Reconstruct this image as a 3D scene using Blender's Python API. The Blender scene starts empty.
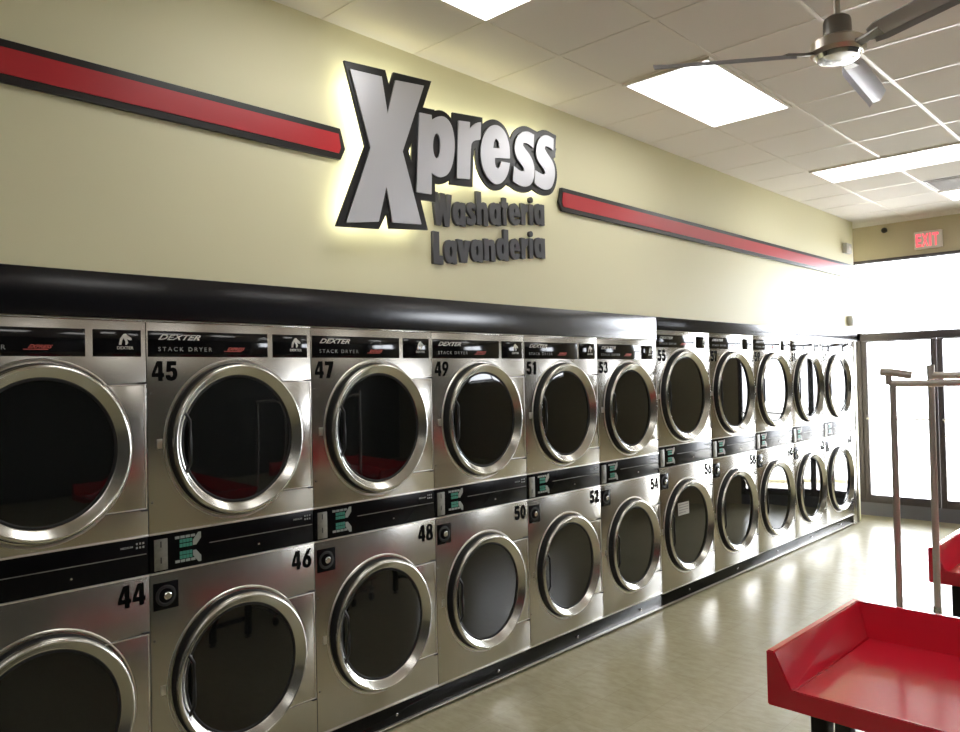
import bpy, bmesh, math, random
from mathutils import Matrix, Vector
random.seed(7)
SC = bpy.context.scene
COL = SC.collection
PI = math.pi

# ------------------------------------------------------------------ materials
def new_mat(name):
    m = bpy.data.materials.new(name); m.use_nodes = True
    nt = m.node_tree
    return m, nt, nt.nodes['Principled BSDF']

def pmat(name, col, rough=0.5, metal=0.0, spec=0.5, coat=0.0, bump=0.0, bscale=40, var=0.0, vscale=5, stretch=None):
    m, nt, b = new_mat(name)
    b.inputs['Base Color'].default_value = (*col, 1)
    b.inputs['Roughness'].default_value = rough
    b.inputs['Metallic'].default_value = metal
    b.inputs['Specular IOR Level'].default_value = spec
    b.inputs['Coat Weight'].default_value = coat
    b.inputs['Coat Roughness'].default_value = 0.05
    if var or bump:
        tc = nt.nodes.new('ShaderNodeTexCoord'); mp = nt.nodes.new('ShaderNodeMapping')
        nt.links.new(tc.outputs['Object'], mp.inputs['Vector'])
        if stretch: mp.inputs['Scale'].default_value = stretch
        n = nt.nodes.new('ShaderNodeTexNoise'); n.inputs['Scale'].default_value = vscale if var else bscale
        n.inputs['Detail'].default_value = 4
        nt.links.new(mp.outputs['Vector'], n.inputs['Vector'])
        if var:
            r = nt.nodes.new('ShaderNodeMix'); r.data_type = 'RGBA'
            r.inputs['A'].default_value = (*[c*(1-var) for c in col], 1)
            r.inputs['B'].default_value = (*[min(1, c*(1+var)) for c in col], 1)
            nt.links.new(n.outputs['Fac'], r.inputs['Factor'])
            nt.links.new(r.outputs['Result'], b.inputs['Base Color'])
        if bump:
            n2 = nt.nodes.new('ShaderNodeTexNoise'); n2.inputs['Scale'].default_value = bscale
            nt.links.new(mp.outputs['Vector'], n2.inputs['Vector'])
            bp = nt.nodes.new('ShaderNodeBump'); bp.inputs['Strength'].default_value = bump
            bp.inputs['Distance'].default_value = 0.002
            nt.links.new(n2.outputs['Fac'], bp.inputs['Height'])
            nt.links.new(bp.outputs['Normal'], b.inputs['Normal'])
    return m

def emat(name, col, strength):
    m = bpy.data.materials.new(name); m.use_nodes = True
    nt = m.node_tree; nt.nodes.clear()
    o = nt.nodes.new('ShaderNodeOutputMaterial'); e = nt.nodes.new('ShaderNodeEmission')
    e.inputs['Color'].default_value = (*col, 1); e.inputs['Strength'].default_value = strength
    nt.links.new(e.outputs[0], o.inputs['Surface'])
    return m

M = {}
M['wall'] = pmat('cream_paint', (.81, .775, .53), .5, spec=.35, bump=.12, bscale=180)
M['tan'] = pmat('tan_paint', (.50, .44, .31), .6)
M['dim'] = pmat('dark_grey_paint', (.10, .10, .095), .7)
M['closet'] = pmat('closet_paint', (.3, .29, .26), .7)
M['ceiling'] = pmat('ceiling_tile', (.88, .85, .835), .9, spec=.1, bump=.15, bscale=220)
M['tbar'] = pmat('white_grid_metal', (.87, .83, .80), .35)
M['steel'] = pmat('brushed_stainless', (.50, .48, .44), .22, metal=1.0, var=.05, vscale=6, stretch=(1, 1, .15))
M['steel2'] = pmat('stainless_edge', (.80, .77, .72), .35, metal=1.0)
M['ring'] = pmat('spun_stainless_ring', (.58, .57, .53), .22, metal=1.0)
M['gasket'] = pmat('black_rubber', (.012, .012, .013), .6)
M['black'] = pmat('black_plastic_panel', (.005, .005, .006), .25, spec=.10)
M['plate'] = pmat('gloss_black_plate', (.005, .005, .006), .08, spec=.4)
M['kick'] = pmat('black_gloss_kickplate', (.005, .005, .006), .2, spec=.12)
M['fascia'] = pmat('black_laminate_fascia', (.006, .006, .009), .2, spec=.6)
M['number'] = pmat('black_vinyl_number', (.004, .004, .004), .8, spec=.05)
M['white_ink'] = pmat('white_ink', (.62, .62, .58), .5)
M['grey_ink'] = pmat('grey_ink', (.36, .38, .37), .5)
M['red_ink'] = pmat('red_ink', (.55, .09, .07), .5)
M['green_key'] = pmat('green_keypad', (.05, .30, .22), .4)
M['coin'] = pmat('coin_slot_metal', (.24, .235, .21), .5, metal=.6, var=.3, vscale=60)
M['chrome'] = pmat('chrome', (.75, .75, .75), .12, metal=1.0)
M['nickel'] = pmat('nickel_tube', (.78, .74, .70), .42, metal=.9)
M['fanmetal'] = pmat('brushed_nickel_fan', (.50, .46, .40), .3, metal=1.0)
M['fandark'] = pmat('pewter_motor', (.20, .19, .175), .35, metal=.8)
M['blade'] = pmat('grey_fan_blade', (.46, .46, .52), .35, metal=.4)
M['red'] = pmat('red_fibreglass', (.70, .014, .040), .14, spec=.5, coat=.5, var=.05, vscale=3)
M['stripe_red'] = pmat('red_stripe_panel', (.48, .010, .020), .34, spec=.6)
M['stripe_black'] = pmat('black_stripe_border', (.012, .011, .011), .3)
M['face'] = pmat('brushed_aluminium_face', (.56, .56, .59), .42, metal=.75)
M['back'] = pmat('black_gloss_backer', (.010, .010, .011), .3)
M['letter'] = pmat('charcoal_letter', (.045, .043, .048), .4)
M['bronze'] = pmat('dark_bronze_frame', (.075, .062, .068), .4, metal=.3)
M['threshold'] = pmat('grey_threshold', (.16, .155, .19), .5)
M['legblack'] = pmat('black_steel_leg', (.01, .01, .011), .4)
M['greybox'] = pmat('grey_plastic', (.55, .54, .50), .5)
M['vent'] = pmat('grey_vent_metal', (.38, .35, .34), .5)
M['paper'] = pmat('paper', (.55, .55, .53), .8)
M['papertext'] = pmat('paper_print', (.25, .25, .26), .8)
M['rubber'] = pmat('grey_caster_rubber', (.06, .06, .06), .6)
M['exitwhite'] = pmat('white_sign_housing', (.75, .70, .66), .5)
M['exitred'] = emat('exit_red_letters', (1, .12, .14), 1.6)
M['diffuser'] = emat('light_diffuser', (1.0, .985, .955), 6.8)
M['led'] = emat('halo_led', (1.0, .985, .74), 6.5)
M['concrete'] = pmat('sunlit_concrete', (.62, .61, .58), .9, var=.06, vscale=2)
M['yellow'] = pmat('yellow_curb_paint', (.62, .58, .40), .7)
M['outwhite'] = pmat('white_stucco', (.75, .74, .72), .9)

def floor_mat():
    m, nt, b = new_mat('vinyl_floor_tile')
    tc = nt.nodes.new('ShaderNodeTexCoord'); mp = nt.nodes.new('ShaderNodeMapping')
    nt.links.new(tc.outputs['Object'], mp.inputs['Vector'])
    br = nt.nodes.new('ShaderNodeTexBrick')
    br.offset = 0; br.inputs['Scale'].default_value = 1
    br.inputs['Brick Width'].default_value = .3048; br.inputs['Row Height'].default_value = .3048
    br.inputs['Mortar Size'].default_value = .0012; br.inputs['Mortar Smooth'].default_value = .3
    br.inputs['Color1'].default_value = (.52, .475, .31, 1); br.inputs['Color2'].default_value = (.55, .505, .34, 1)
    br.inputs['Mortar'].default_value = (.42, .38, .25, 1)
    nt.links.new(mp.outputs['Vector'], br.inputs['Vector'])
    mp2 = nt.nodes.new('ShaderNodeMapping'); mp2.inputs['Scale'].default_value = (5, 10, 1)
    nt.links.new(tc.outputs['Object'], mp2.inputs['Vector'])
    n = nt.nodes.new('ShaderNodeTexNoise'); n.inputs['Scale'].default_value = 2.2; n.inputs['Detail'].default_value = 6
    n.inputs['Roughness'].default_value = .65
    nt.links.new(mp2.outputs['Vector'], n.inputs['Vector'])
    cr = nt.nodes.new('ShaderNodeValToRGB')
    cr.color_ramp.elements[0].position = .32; cr.color_ramp.elements[0].color = (.80, .79, .76, 1)
    cr.color_ramp.elements[1].position = .62; cr.color_ramp.elements[1].color = (1, 1, 1, 1)
    nt.links.new(n.outputs['Fac'], cr.inputs['Fac'])
    mx = nt.nodes.new('ShaderNodeMix'); mx.data_type = 'RGBA'; mx.blend_type = 'MULTIPLY'
    mx.inputs['Factor'].default_value = .8
    nt.links.new(br.outputs['Color'], mx.inputs['A']); nt.links.new(cr.outputs['Color'], mx.inputs['B'])
    nt.links.new(mx.outputs['Result'], b.inputs['Base Color'])
    b.inputs['Roughness'].default_value = .25
    b.inputs['Specular IOR Level'].default_value = .85
    n3 = nt.nodes.new('ShaderNodeTexNoise'); n3.inputs['Scale'].default_value = 5; n3.inputs['Detail'].default_value = 3
    nt.links.new(tc.outputs['Object'], n3.inputs['Vector'])
    bp = nt.nodes.new('ShaderNodeBump'); bp.inputs['Strength'].default_value = .12; bp.inputs['Distance'].default_value = .01
    nt.links.new(n3.outputs['Fac'], bp.inputs['Height']); nt.links.new(bp.outputs['Normal'], b.inputs['Normal'])
    return m
M['floor'] = floor_mat()

def glass_mat():
    m = bpy.data.materials.new('window_glass'); m.use_nodes = True
    nt = m.node_tree; nt.nodes.clear()
    o = nt.nodes.new('ShaderNodeOutputMaterial'); t = nt.nodes.new('ShaderNodeBsdfTransparent')
    g = nt.nodes.new('ShaderNodeBsdfGlossy'); g.inputs['Roughness'].default_value = .01
    f = nt.nodes.new('ShaderNodeFresnel'); f.inputs['IOR'].default_value = 1.35
    x = nt.nodes.new('ShaderNodeMixShader')
    nt.links.new(f.outputs[0], x.inputs[0]); nt.links.new(t.outputs[0], x.inputs[1]); nt.links.new(g.outputs[0], x.inputs[2])
    nt.links.new(x.outputs[0], o.inputs['Surface'])
    return m
M['glass'] = glass_mat()
M['doorglass'] = pmat('dark_tinted_glass', (.006, .007, .007), .03, spec=.6)

# ------------------------------------------------------------------ helpers
def smooth_by_angle(me, ang=35):
    for p in me.polygons: p.use_smooth = True
    try: me.set_sharp_from_angle(angle=math.radians(ang))
    except Exception: pass

def finish(name, bm, mat, parent=None, smooth=True, mats=None):
    bm.normal_update()
    me = bpy.data.meshes.new(name); bm.to_mesh(me); bm.free()
    for m in (mats or [mat]): me.materials.append(m)
    if smooth: smooth_by_angle(me)
    o = bpy.data.objects.new(name, me); COL.objects.link(o)
    if parent is not None: o.parent = parent
    return o

def box(bm, x0, x1, y0, y1, z0, z1, bev=0.0, seg=2):
    r = bmesh.ops.create_cube(bm, size=1)
    vs = r['verts']
    for v in vs:
        v.co = Vector(((x0+x1)/2+v.co.x*(x1-x0), (y0+y1)/2+v.co.y*(y1-y0), (z0+z1)/2+v.co.z*(z1-z0)))
    if bev > 0:
        es = {e for v in vs for e in v.link_edges}
        bmesh.ops.bevel(bm, geom=list(es), offset=bev, segments=seg, affect='EDGES', profile=.5)

def tube(bm, p0, p1, r, seg=16, r2=None):
    p0, p1 = Vector(p0), Vector(p1); d = p1-p0
    q = d.to_track_quat('Z', 'Y').to_matrix().to_4x4()
    mat = Matrix.Translation((p0+p1)/2) @ q
    bmesh.ops.create_cone(bm, cap_ends=True, segments=seg, radius1=r, radius2=r if r2 is None else r2, depth=d.length, matrix=mat)

def pipe(bm, pts, r, seg=10):
    pts = [Vector(p) for p in pts]; rings = []
    up = Vector((0, 0, 1))
    for i, p in enumerate(pts):
        t = (pts[min(i+1, len(pts)-1)]-pts[max(i-1, 0)]).normalized()
        a = t.cross(up)
        if a.length < .05: a = t.cross(Vector((1, 0, 0)))
        a.normalize(); b = t.cross(a)
        if rings and a.dot(prev) < 0: a = -a; b = -b
        prev = a.copy()
        rings.append([bm.verts.new(p+r*(math.cos(2*PI*k/seg)*a+math.sin(2*PI*k/seg)*b)) for k in range(seg)])
    for i in range(len(rings)-1):
        for k in range(seg):
            bm.faces.new((rings[i][k], rings[i][(k+1) % seg], rings[i+1][(k+1) % seg], rings[i+1][k]))
    bm.faces.new(rings[0]); bm.faces.new(rings[-1])
    bmesh.ops.recalc_face_normals(bm, faces=bm.faces)

def lathe(bm, prof, origin, axis='x', seg=72, closed=False):
    """prof: list of (r, h) revolved about an axis through origin."""
    rings = []
    for r, h in prof:
        ring = []
        if r < 1e-6:
            k = {'x': (h, 0, 0), 'z': (0, 0, h)}[axis]
            rings.append([bm.verts.new(Vector(origin)+Vector(k))]); continue
        for i in range(seg):
            a = 2*PI*i/seg; c, s = r*math.cos(a), r*math.sin(a)
            k = (h, c, s) if axis == 'x' else (c, s, h)
            ring.append(bm.verts.new(Vector(origin)+Vector(k)))
        rings.append(ring)
    prs = list(zip(rings[:-1], rings[1:]))
    if closed: prs.append((rings[-1], rings[0]))
    for A, B in prs:
        for i in range(seg):
            j = (i+1) % seg
            if len(A) == 1 and len(B) == 1: continue
            if len(A) == 1: bm.faces.new((A[0], B[i], B[j]))
            elif len(B) == 1: bm.faces.new((A[i], A[j], B[0]))
            else: bm.faces.new((A[i], A[j], B[j], B[i]))
    bmesh.ops.recalc_face_normals(bm, faces=bm.faces)

def tag(o, label=None, cat=None, group=None, kind=None):
    if label: o['label'] = label
    if cat: o['category'] = cat
    if group: o['group'] = group
    if kind: o['kind'] = kind
    return o

def empty(name, loc=(0, 0, 0), rz=0):
    o = bpy.data.objects.new(name, None); COL.objects.link(o)
    o.location = loc; o.rotation_euler = (0, 0, rz); o.empty_display_size = .1
    return o

def struct(name, bm, mat, **k):
    o = finish(name, bm, mat, **k); o['kind'] = 'structure'; return o

def kids(o): return [c for c in COL.objects if c.parent == o]
def copy_tree(o, parent=None):
    c = o.copy(); COL.objects.link(c); c.parent = parent
    for ch in kids(o): copy_tree(ch, c)
    return c

# text / outlines on a vertical plane facing +x : u -> +y, v -> +z, w -> +x
def curve_mesh(cu, bmname='tmp'):
    ob = bpy.data.objects.new(bmname, cu); COL.objects.link(ob)
    dg = bpy.context.evaluated_depsgraph_get(); dg.update()
    me = bpy.data.meshes.new_from_object(ob.evaluated_get(dg))
    bpy.data.objects.remove(ob); bpy.data.curves.remove(cu)
    return me

def text_bm(s, y0, y1, z0, z1, x0, th, bold=0.0, shear=0.0, spacing=1.0):
    cu = bpy.data.curves.new('t', 'FONT'); cu.body = s; cu.size = 1; cu.offset = bold
    cu.extrude = .5; cu.resolution_u = 4; cu.shear = shear; cu.space_character = spacing
    me = curve_mesh(cu)
    bm = bmesh.new(); bm.from_mesh(me); bpy.data.meshes.remove(me)
    xs = [v.co.x for v in bm.verts]; ys = [v.co.y for v in bm.verts]
    a, b, c, d = min(xs), max(xs), min(ys), max(ys)
    for v in bm.verts:
        u = y0+(v.co.x-a)/(b-a)*(y1-y0); w = z0+(v.co.y-c)/(d-c)*(z1-z0)
        v.co = Vector((x0+(v.co.z+.5)*th, u, w))
    bmesh.ops.remove_doubles(bm, verts=bm.verts, dist=1e-5)
    return bm

def circ(cx, cy, rx, ry, n=14): return [(cx+rx*math.cos(2*PI*i/n), cy+ry*math.sin(2*PI*i/n)) for i in range(n)]
DG = {
'0': [circ(.5, .5, .5, .5, 18), circ(.5, .5, .14, .29)],
'1': [[(.25, 0), (.25, .72), (.05, .72), (.05, .84), (.4, 1), (.75, 1), (.75, 0)]],
'2': [[(0, 0), (0, .2), (.45, .55), (.58, .72), (.5, .80), (.4, .72), (.38, .64), (.02, .66), (.08, .88), (.3, 1), (.7, 1), (.97, .86), (.97, .62), (.8, .42), (.58, .25), (1, .25), (1, 0)]],
'3': [[(.03, .68), (.1, .92), (.35, 1), (.7, 1), (.95, .86), (.95, .66), (.8, .54), (1, .4), (1, .16), (.75, 0), (.3, 0), (.05, .12), (0, .32), (.38, .32), (.42, .2), (.58, .2), (.62, .32), (.55, .42), (.38, .43), (.38, .6), (.52, .61), (.58, .7), (.54, .8), (.44, .8), (.38, .68)]],
'4': [[(.52, 0), (.52, .2), (0, .2), (0, .38), (.42, 1), (.88, 1), (.88, .4), (1, .4), (1, .2), (.88, .2), (.88, 0)], [(.52, .4), (.28, .4), (.52, .74)]],
'5': [[(0, .3), (.04, .1), (.3, 0), (.65, 0), (.92, .12), (1, .35), (.93, .58), (.7, .68), (.45, .66), (.46, .78), (.9, .78), (.9, 1), (.12, 1), (.06, .45), (.38, .45), (.5, .5), (.6, .42), (.62, .3), (.52, .2), (.42, .22), (.38, .3)]],
'6': [[(.62, 1), (.2, .62), (0, .35), (.08, .12), (.3, 0), (.7, 0), (.93, .13), (1, .33), (.92, .55), (.7, .65), (.58, .64), (1, 1)], circ(.5, .32, .14, .14)],
'7': [[(.15, 0), (.5, .76), (.03, .76), (.03, 1), (1, 1), (1, .82), (.58, 0)]],
'8': [[(.5, 1), (.2, .97), (.06, .82), (.06, .64), (.18, .54), (0, .38), (0, .16), (.2, 0), (.8, 0), (1, .16), (1, .38), (.82, .54), (.94, .64), (.94, .82), (.8, .97)], circ(.5, .76, .13, .10), circ(.5, .28, .15, .13)],
}
DG['9'] = [[(1-x, 1-y) for x, y in lp] for lp in DG['6']]

def prism(bm, pts, x0, th):
    A = [bm.verts.new((x0, p[0], p[1])) for p in pts]; B = [bm.verts.new((x0+th, p[0], p[1])) for p in pts]
    n = len(pts); ar = sum(pts[i-1][0]*pts[i][1]-pts[i][0]*pts[i-1][1] for i in range(n))
    if ar < 0: A.reverse(); B.reverse()
    bm.faces.new(B); bm.faces.new(list(reversed(A)))
    for i in range(n): bm.faces.new((A[i-1], A[i], B[i], B[i-1]))

def round_poly(pts, deg=48, it=2):
    """corner cutting that keeps the sharp corners"""
    P = [(Vector(p), None) for p in pts]
    n = len(P); fl = []
    for i in range(n):
        a = (P[i][0]-P[i-1][0]); b = (P[(i+1) % n][0]-P[i][0])
        fl.append(a.angle(b) > math.radians(deg))
    P = [(P[i][0], fl[i]) for i in range(n)]
    for _ in range(it):
        Q = []
        for i, (p, k) in enumerate(P):
            if k: Q.append((p, True)); continue
            a = P[i-1][0]; b = P[(i+1) % len(P)][0]
            Q.append((p.lerp(a, .25), False)); Q.append((p.lerp(b, .25), False))
        P = Q
    return P

def poly_bm(loops, x0, th, bev=0.0):
    cu = bpy.data.curves.new('p', 'CURVE'); cu.dimensions = '2D'; cu.fill_mode = 'BOTH'
    cu.extrude = th/2
    for lp in loops:
        sp = cu.splines.new('POLY'); sp.points.add(len(lp)-1); sp.use_cyclic_u = True
        for q, p in zip(sp.points, lp): q.co = (p[0], p[1], 0, 1)
    me = curve_mesh(cu); bm = bmesh.new(); bm.from_mesh(me); bpy.data.meshes.remove(me)
    for v in bm.verts: v.co = Vector((x0+th/2+v.co.z, v.co.x, v.co.y))
    bmesh.ops.remove_doubles(bm, verts=bm.verts, dist=1e-5)
    return bm

# ------------------------------------------------------------------ room shell
YW0, YE, YS = -3.2, 10.03, 10.50     # rear wall, end of the dryer wall, storefront
XR = 8.6; CZ = 3.65
b = bmesh.new(); box(b, -1.3, XR+.1, YW0-.1, YS+.12, -.12, 0); struct('floor', b, M['floor'], smooth=False)
b = bmesh.new(); box(b, -1.3, XR+.1, YW0-.1, YS+.2, CZ, CZ+.1); struct('ceiling', b, M['ceiling'], smooth=False)
b = bmesh.new()
box(b, -.12, -.004, YW0, YE, 2.1, CZ)
struct('wall_left', b, M['wall'], smooth=False)
b = bmesh.new(); box(b, -1.2, -.12, YE-.08, YE, 0, CZ); box(b, -.12, -.008, YE-.08, YE, 0, 2.1); struct('wall_end', b, M['wall'], smooth=False)
b = bmesh.new(); box(b, -1.3, -1.2, YW0, YS+.12, 0, CZ); struct('wall_behind', b, M['closet'], smooth=False)
b = bmesh.new(); box(b, XR, XR+.1, YW0, YS+.12, 0, CZ); struct('wall_right', b, M['dim'], smooth=False)
b = bmesh.new(); box(b, -1.3, XR, YW0-.1, YW0, 0, CZ); struct('wall_back', b, M['dim'], smooth=False)
# storefront wall: bulkhead and piers
b = bmesh.new()
box(b, -1.2, XR, YS, YS+.14, 3.22, CZ)
box(b, -1.2, -.34, YS, YS+.14, 0, 3.22)
box(b, 1.722, 4.9, YS, YS+.14, 0, 3.22)
box(b, 7.7, XR, YS, YS+.14, 0, 3.22)
box(b, 4.9, 7.7, YS, YS+.14, 0, 2.1)
struct('wall_front', b, M['tan'], smooth=False)
b = bmesh.new(); box(b, -1.2, 4.8, YS-.012, YS+.03, 3.196, 3.222); struct('trim_1', b, M['bronze'], smooth=False)
b = bmesh.new(); box(b, -.34, 1.72, YS-.004, YS+.10, 0, .165); struct('trim_2', b, M['threshold'], smooth=False)

# doors (frames with stiles and rails) and the glazed lights round them
def door(n, x0, x1, handle_x):
    b = bmesh.new()
    y0, y1 = YS-.01, YS+.045
    box(b, x0, x0+.062, y0, y1, .165, 2.20, .003); box(b, x1-.062, x1, y0, y1, .165, 2.20, .003)
    box(b, x0+.062, x1-.062, y0, y1, 2.185, 2.20+.0, .001); box(b, x0+.062, x1-.062, y0, y1, .165, .262, .003)
    d = struct('door_%d' % n, b, M['bronze'])
    g = bmesh.new(); box(g, x0+.055, x1-.055, YS+.012, YS+.018, .25, 2.195); finish('glass', g, M['glass'], d, smooth=False)
    g = bmesh.new(); tube(g, (x0+.05, YS-.055, 1.225), (x1-.05, YS-.055, 1.225), .011)
    for x in (x0+.07, x1-.07): tube(g, (x, YS-.055, 1.225), (x, YS, 1.225), .009)
    finish('push_bar', g, M['nickel'], d)
    g = bmesh.new(); hx = handle_x
    pipe(g, [(hx, YS-.01, 1.20), (hx, YS-.06, 1.20), (hx+.09, YS-.06, 1.20), (hx+.09, YS-.06, 1.03), (hx, YS-.06, 1.03), (hx, YS-.01, 1.03)], .007, 8)
    finish('pull_handle', g, M['nickel'], d)
door(1, -.09, .752, .55)
door(2, .758, 1.66, .83)
b = bmesh.new()
box(b, -.15, -.092, YS-.02, YS+.06, .165, 2.30, .003)
box(b, 1.662, 1.72, YS-.02, YS+.06, .165, 3.196, .003)
box(b, -.34, 1.72, YS-.02, YS+.06, 2.202, 2.296, .003)
struct('trim_3', b, M['bronze'])
def window(n, x0, x1, z0, z1, fr=.04, mull=()):
    b = bmesh.new(); y0, y1 = YS+.0, YS+.05
    box(b, x0, x1, y0, y1, z0, z0+fr, .003); box(b, x0, x1, y0, y1, z1-fr, z1, .003)
    box(b, x0, x0+fr, y0, y1, z0+fr, z1-fr, .003); box(b, x1-fr, x1, y0, y1, z0+fr, z1-fr, .003)
    for m in mull: box(b, m-.025, m+.025, y0, y1, z0+fr, z1-fr, .003)
    w = struct('window_%d' % n, b, M['bronze'])
    g = bmesh.new(); box(g, x0+.02, x1-.02, YS+.022, YS+.028, z0+.02, z1-.02); finish('glass', g, M['glass'], w, smooth=False)
window(1, -.34, 1.66, 2.30, 3.194, .012)
window(2, -.34, -.155, .168, 2.20, .02)
window(3, 4.905, 7.695, 2.105, 3.215, .05, (6.3,))

# outside
b = bmesh.new(); box(b, -14, 22, YS+.14, 34, -.16, -.02); struct('pavement', b, M['concrete'], smooth=False)
b = bmesh.new(); box(b, -12, 20, 13.3, 13.45, -.02, .05, .01)
tag(finish('curb', b, M['yellow']), 'yellow painted curb beyond the glass doors', 'curb')

# ceiling grid
X0, Y0, P = .54, 4.11, .61
b = bmesh.new()
k = 0
xs = [X0+P*i for i in range(-1, 14)]; ys = [Y0+P*j for j in range(-12, 11)]
for x in xs:
    if 0 < x < XR: box(b, x-.012, x+.012, YW0+.01, YS-.001, CZ-.003, CZ)
for y in ys:
    if YW0 < y < YS: box(b, .001, XR-.001, y-.012, y+.012, CZ-.0025, CZ)
struct('trim_4', b, M['tbar'], smooth=False)
def ceiling_light(x, y, lx, ly, label):
    o = empty('ceiling_light', (x+lx/2, y+ly/2, CZ))
    b = bmesh.new()
    hx, hy = lx/2-.012, ly/2-.012
    for a in ((-hx, hx, -hy, -hy+.02), (-hx, hx, hy-.02, hy), (-hx, -hx+.02, -hy+.02, hy-.02), (hx-.02, hx, -hy+.02, hy-.02)):
        box(b, *a, -.014, -.002)
    finish('frame', b, M['tbar'], o, smooth=False)
    b = bmesh.new(); box(b, -hx+.018, hx-.018, -hy+.018, hy-.018, -.010, -.003)
    finish('diffuser', b, M['diffuser'], o, smooth=False)
    tag(o, label, 'ceiling light', 'ceiling light panels')
ceiling_light(X0, 1.67, .61, 1.22, 'lit ceiling panel cut off by the top of the photo, over the wall lettering')
ceiling_light(X0, 4.11, .61, 1.22, 'whole lit ceiling panel below the left fan blade')
ceiling_light(X0, 7.16, 1.22, .61, 'long lit ceiling panel lying crosswise, second from the storefront')
ceiling_light(X0+P, 8.99, 1.22, .61, 'lit ceiling panel nearest the storefront, beside the grey vent')
for i, (x, y) in enumerate([(4.20, 1.67), (4.20, 4.11), (4.20, 7.16), (X0+2*P+.61, -.77), (4.81, -1.99)]):
    ceiling_light(x, y, .61, 1.22, 'lit ceiling panel out of the photo over the middle of the room')

o = empty('air_vent', (1.15+.305, 8.38+.305, CZ))
b = bmesh.new(); box(b, -.28, .28, -.28, .28, -.010, -.002); finish('face_plate', b, M['vent'], o, smooth=False)
b = bmesh.new()
for i in range(9): box(b, -.25, .25, -.24+i*.055, -.215+i*.055, -.020, -.011, .002)
finish('louvre', b, M['vent'], o, smooth=False)
tag(o, 'grey square air vent set in the ceiling near the storefront', 'vent')

o = empty('fire_sprinkler', (1.62, 9.55-.62, CZ))
b = bmesh.new(); lathe(b, [(0, -.007), (.035, -.007), (.035, -.013), (.012, -.02), (.01, -.05), (0, -.05)], (0, 0, 0), 'z', 24); finish('escutcheon', b, M['chrome'], o)
b = bmesh.new(); lathe(b, [(0, -.055), (.02, -.055), (.02, -.058), (0, -.058)], (0, 0, 0), 'z', 24); tube(b, (0.01, 0, -.045), (.014, 0, -.056), .003); tube(b, (-.01, 0, -.045), (-.014, 0, -.056), .003)
finish('deflector', b, M['chrome'], o)
tag(o, 'small metal sprinkler head hanging under the ceiling beside the vent', 'sprinkler')

# ------------------------------------------------------------------ black fascia over the dryers, kick plates
FZ = 2.29
NY0, NY1, NW = 1.366-3*.8, 5.366, .8
FY1, FW = 5.366+5*.88, .88
b = bmesh.new(); box(b, -.06, .012, NY0, NY1-.003, 2.108, FZ, .003); struct('trim_6', b, M['fascia'])
b = bmesh.new(); box(b, -.06, .012, NY1+.001, YE, 2.188, FZ, .003); struct('trim_7', b, M['fascia'])
# filler between the last dryer and the end wall
b = bmesh.new(); box(b, -.5, -.002, FY1+.004, YE-.082, 0, 2.186, .002); box(b, -.5, .006, FY1+.16, YE-.082, 0, 2.186, .003); struct('trim_8', b, M['steel'])

def kick_plate(y0, y1, bolts, label, top):
    o = empty('kick_plate', (0, (y0+y1)/2, 0)); ym = (y0+y1)/2
    b = bmesh.new(); box(b, -.05, -.010, y0-ym+.002, y1-ym-.002, .022, top-.002, .001); finish('panel', b, M['kick'], o)
    b = bmesh.new(); box(b, -.05, .004, y0-ym+.002, y1-ym-.002, .014, .024, .002); finish('bottom_trim', b, M['steel2'], o)
    b = bmesh.new(); box(b, -.05, -.02, y0-ym+.002, y1-ym-.002, 0, .014); finish('recess_strip', b, M['gasket'], o, smooth=False)
    for y in bolts:
        b = bmesh.new(); lathe(b, [(0, .0), (.009, 0), (.008, .006), (.004, .009), (0, .0095)], (-.010, y-ym, .066), 'x', 16)
        finish('bolt', b, M['chrome'], o)
    tag(o, label, 'kick plate')
kick_plate(NY0, NY1, [NY1-.8*i-.30 for i in range(9)], 'glossy black kick plate under the nearer and lower bank of dryers', .126)
kick_plate(NY1, FY1, [NY1+.88*i+.44 for i in range(5)], 'glossy black kick plate under the far and taller bank of dryers by the doors', .118)

# ------------------------------------------------------------------ stack dryer
def rect_bm(x0, x1, y0, y1, z0, z1, bev=0): 
    b = bmesh.new(); box(b, x0, x1, y0, y1, z0, z1, bev); return b

HORSE = [(0, 0), (.1, .55), (.35, .95), (.55, 1), (.62, .88), (.95, .62), (1, .45), (.85, .4), (.62, .52), (.72, .2), (.6, 0), (.5, 0), (.5, .3), (.35, .6), (.25, .3), (.2, 0)]

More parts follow.
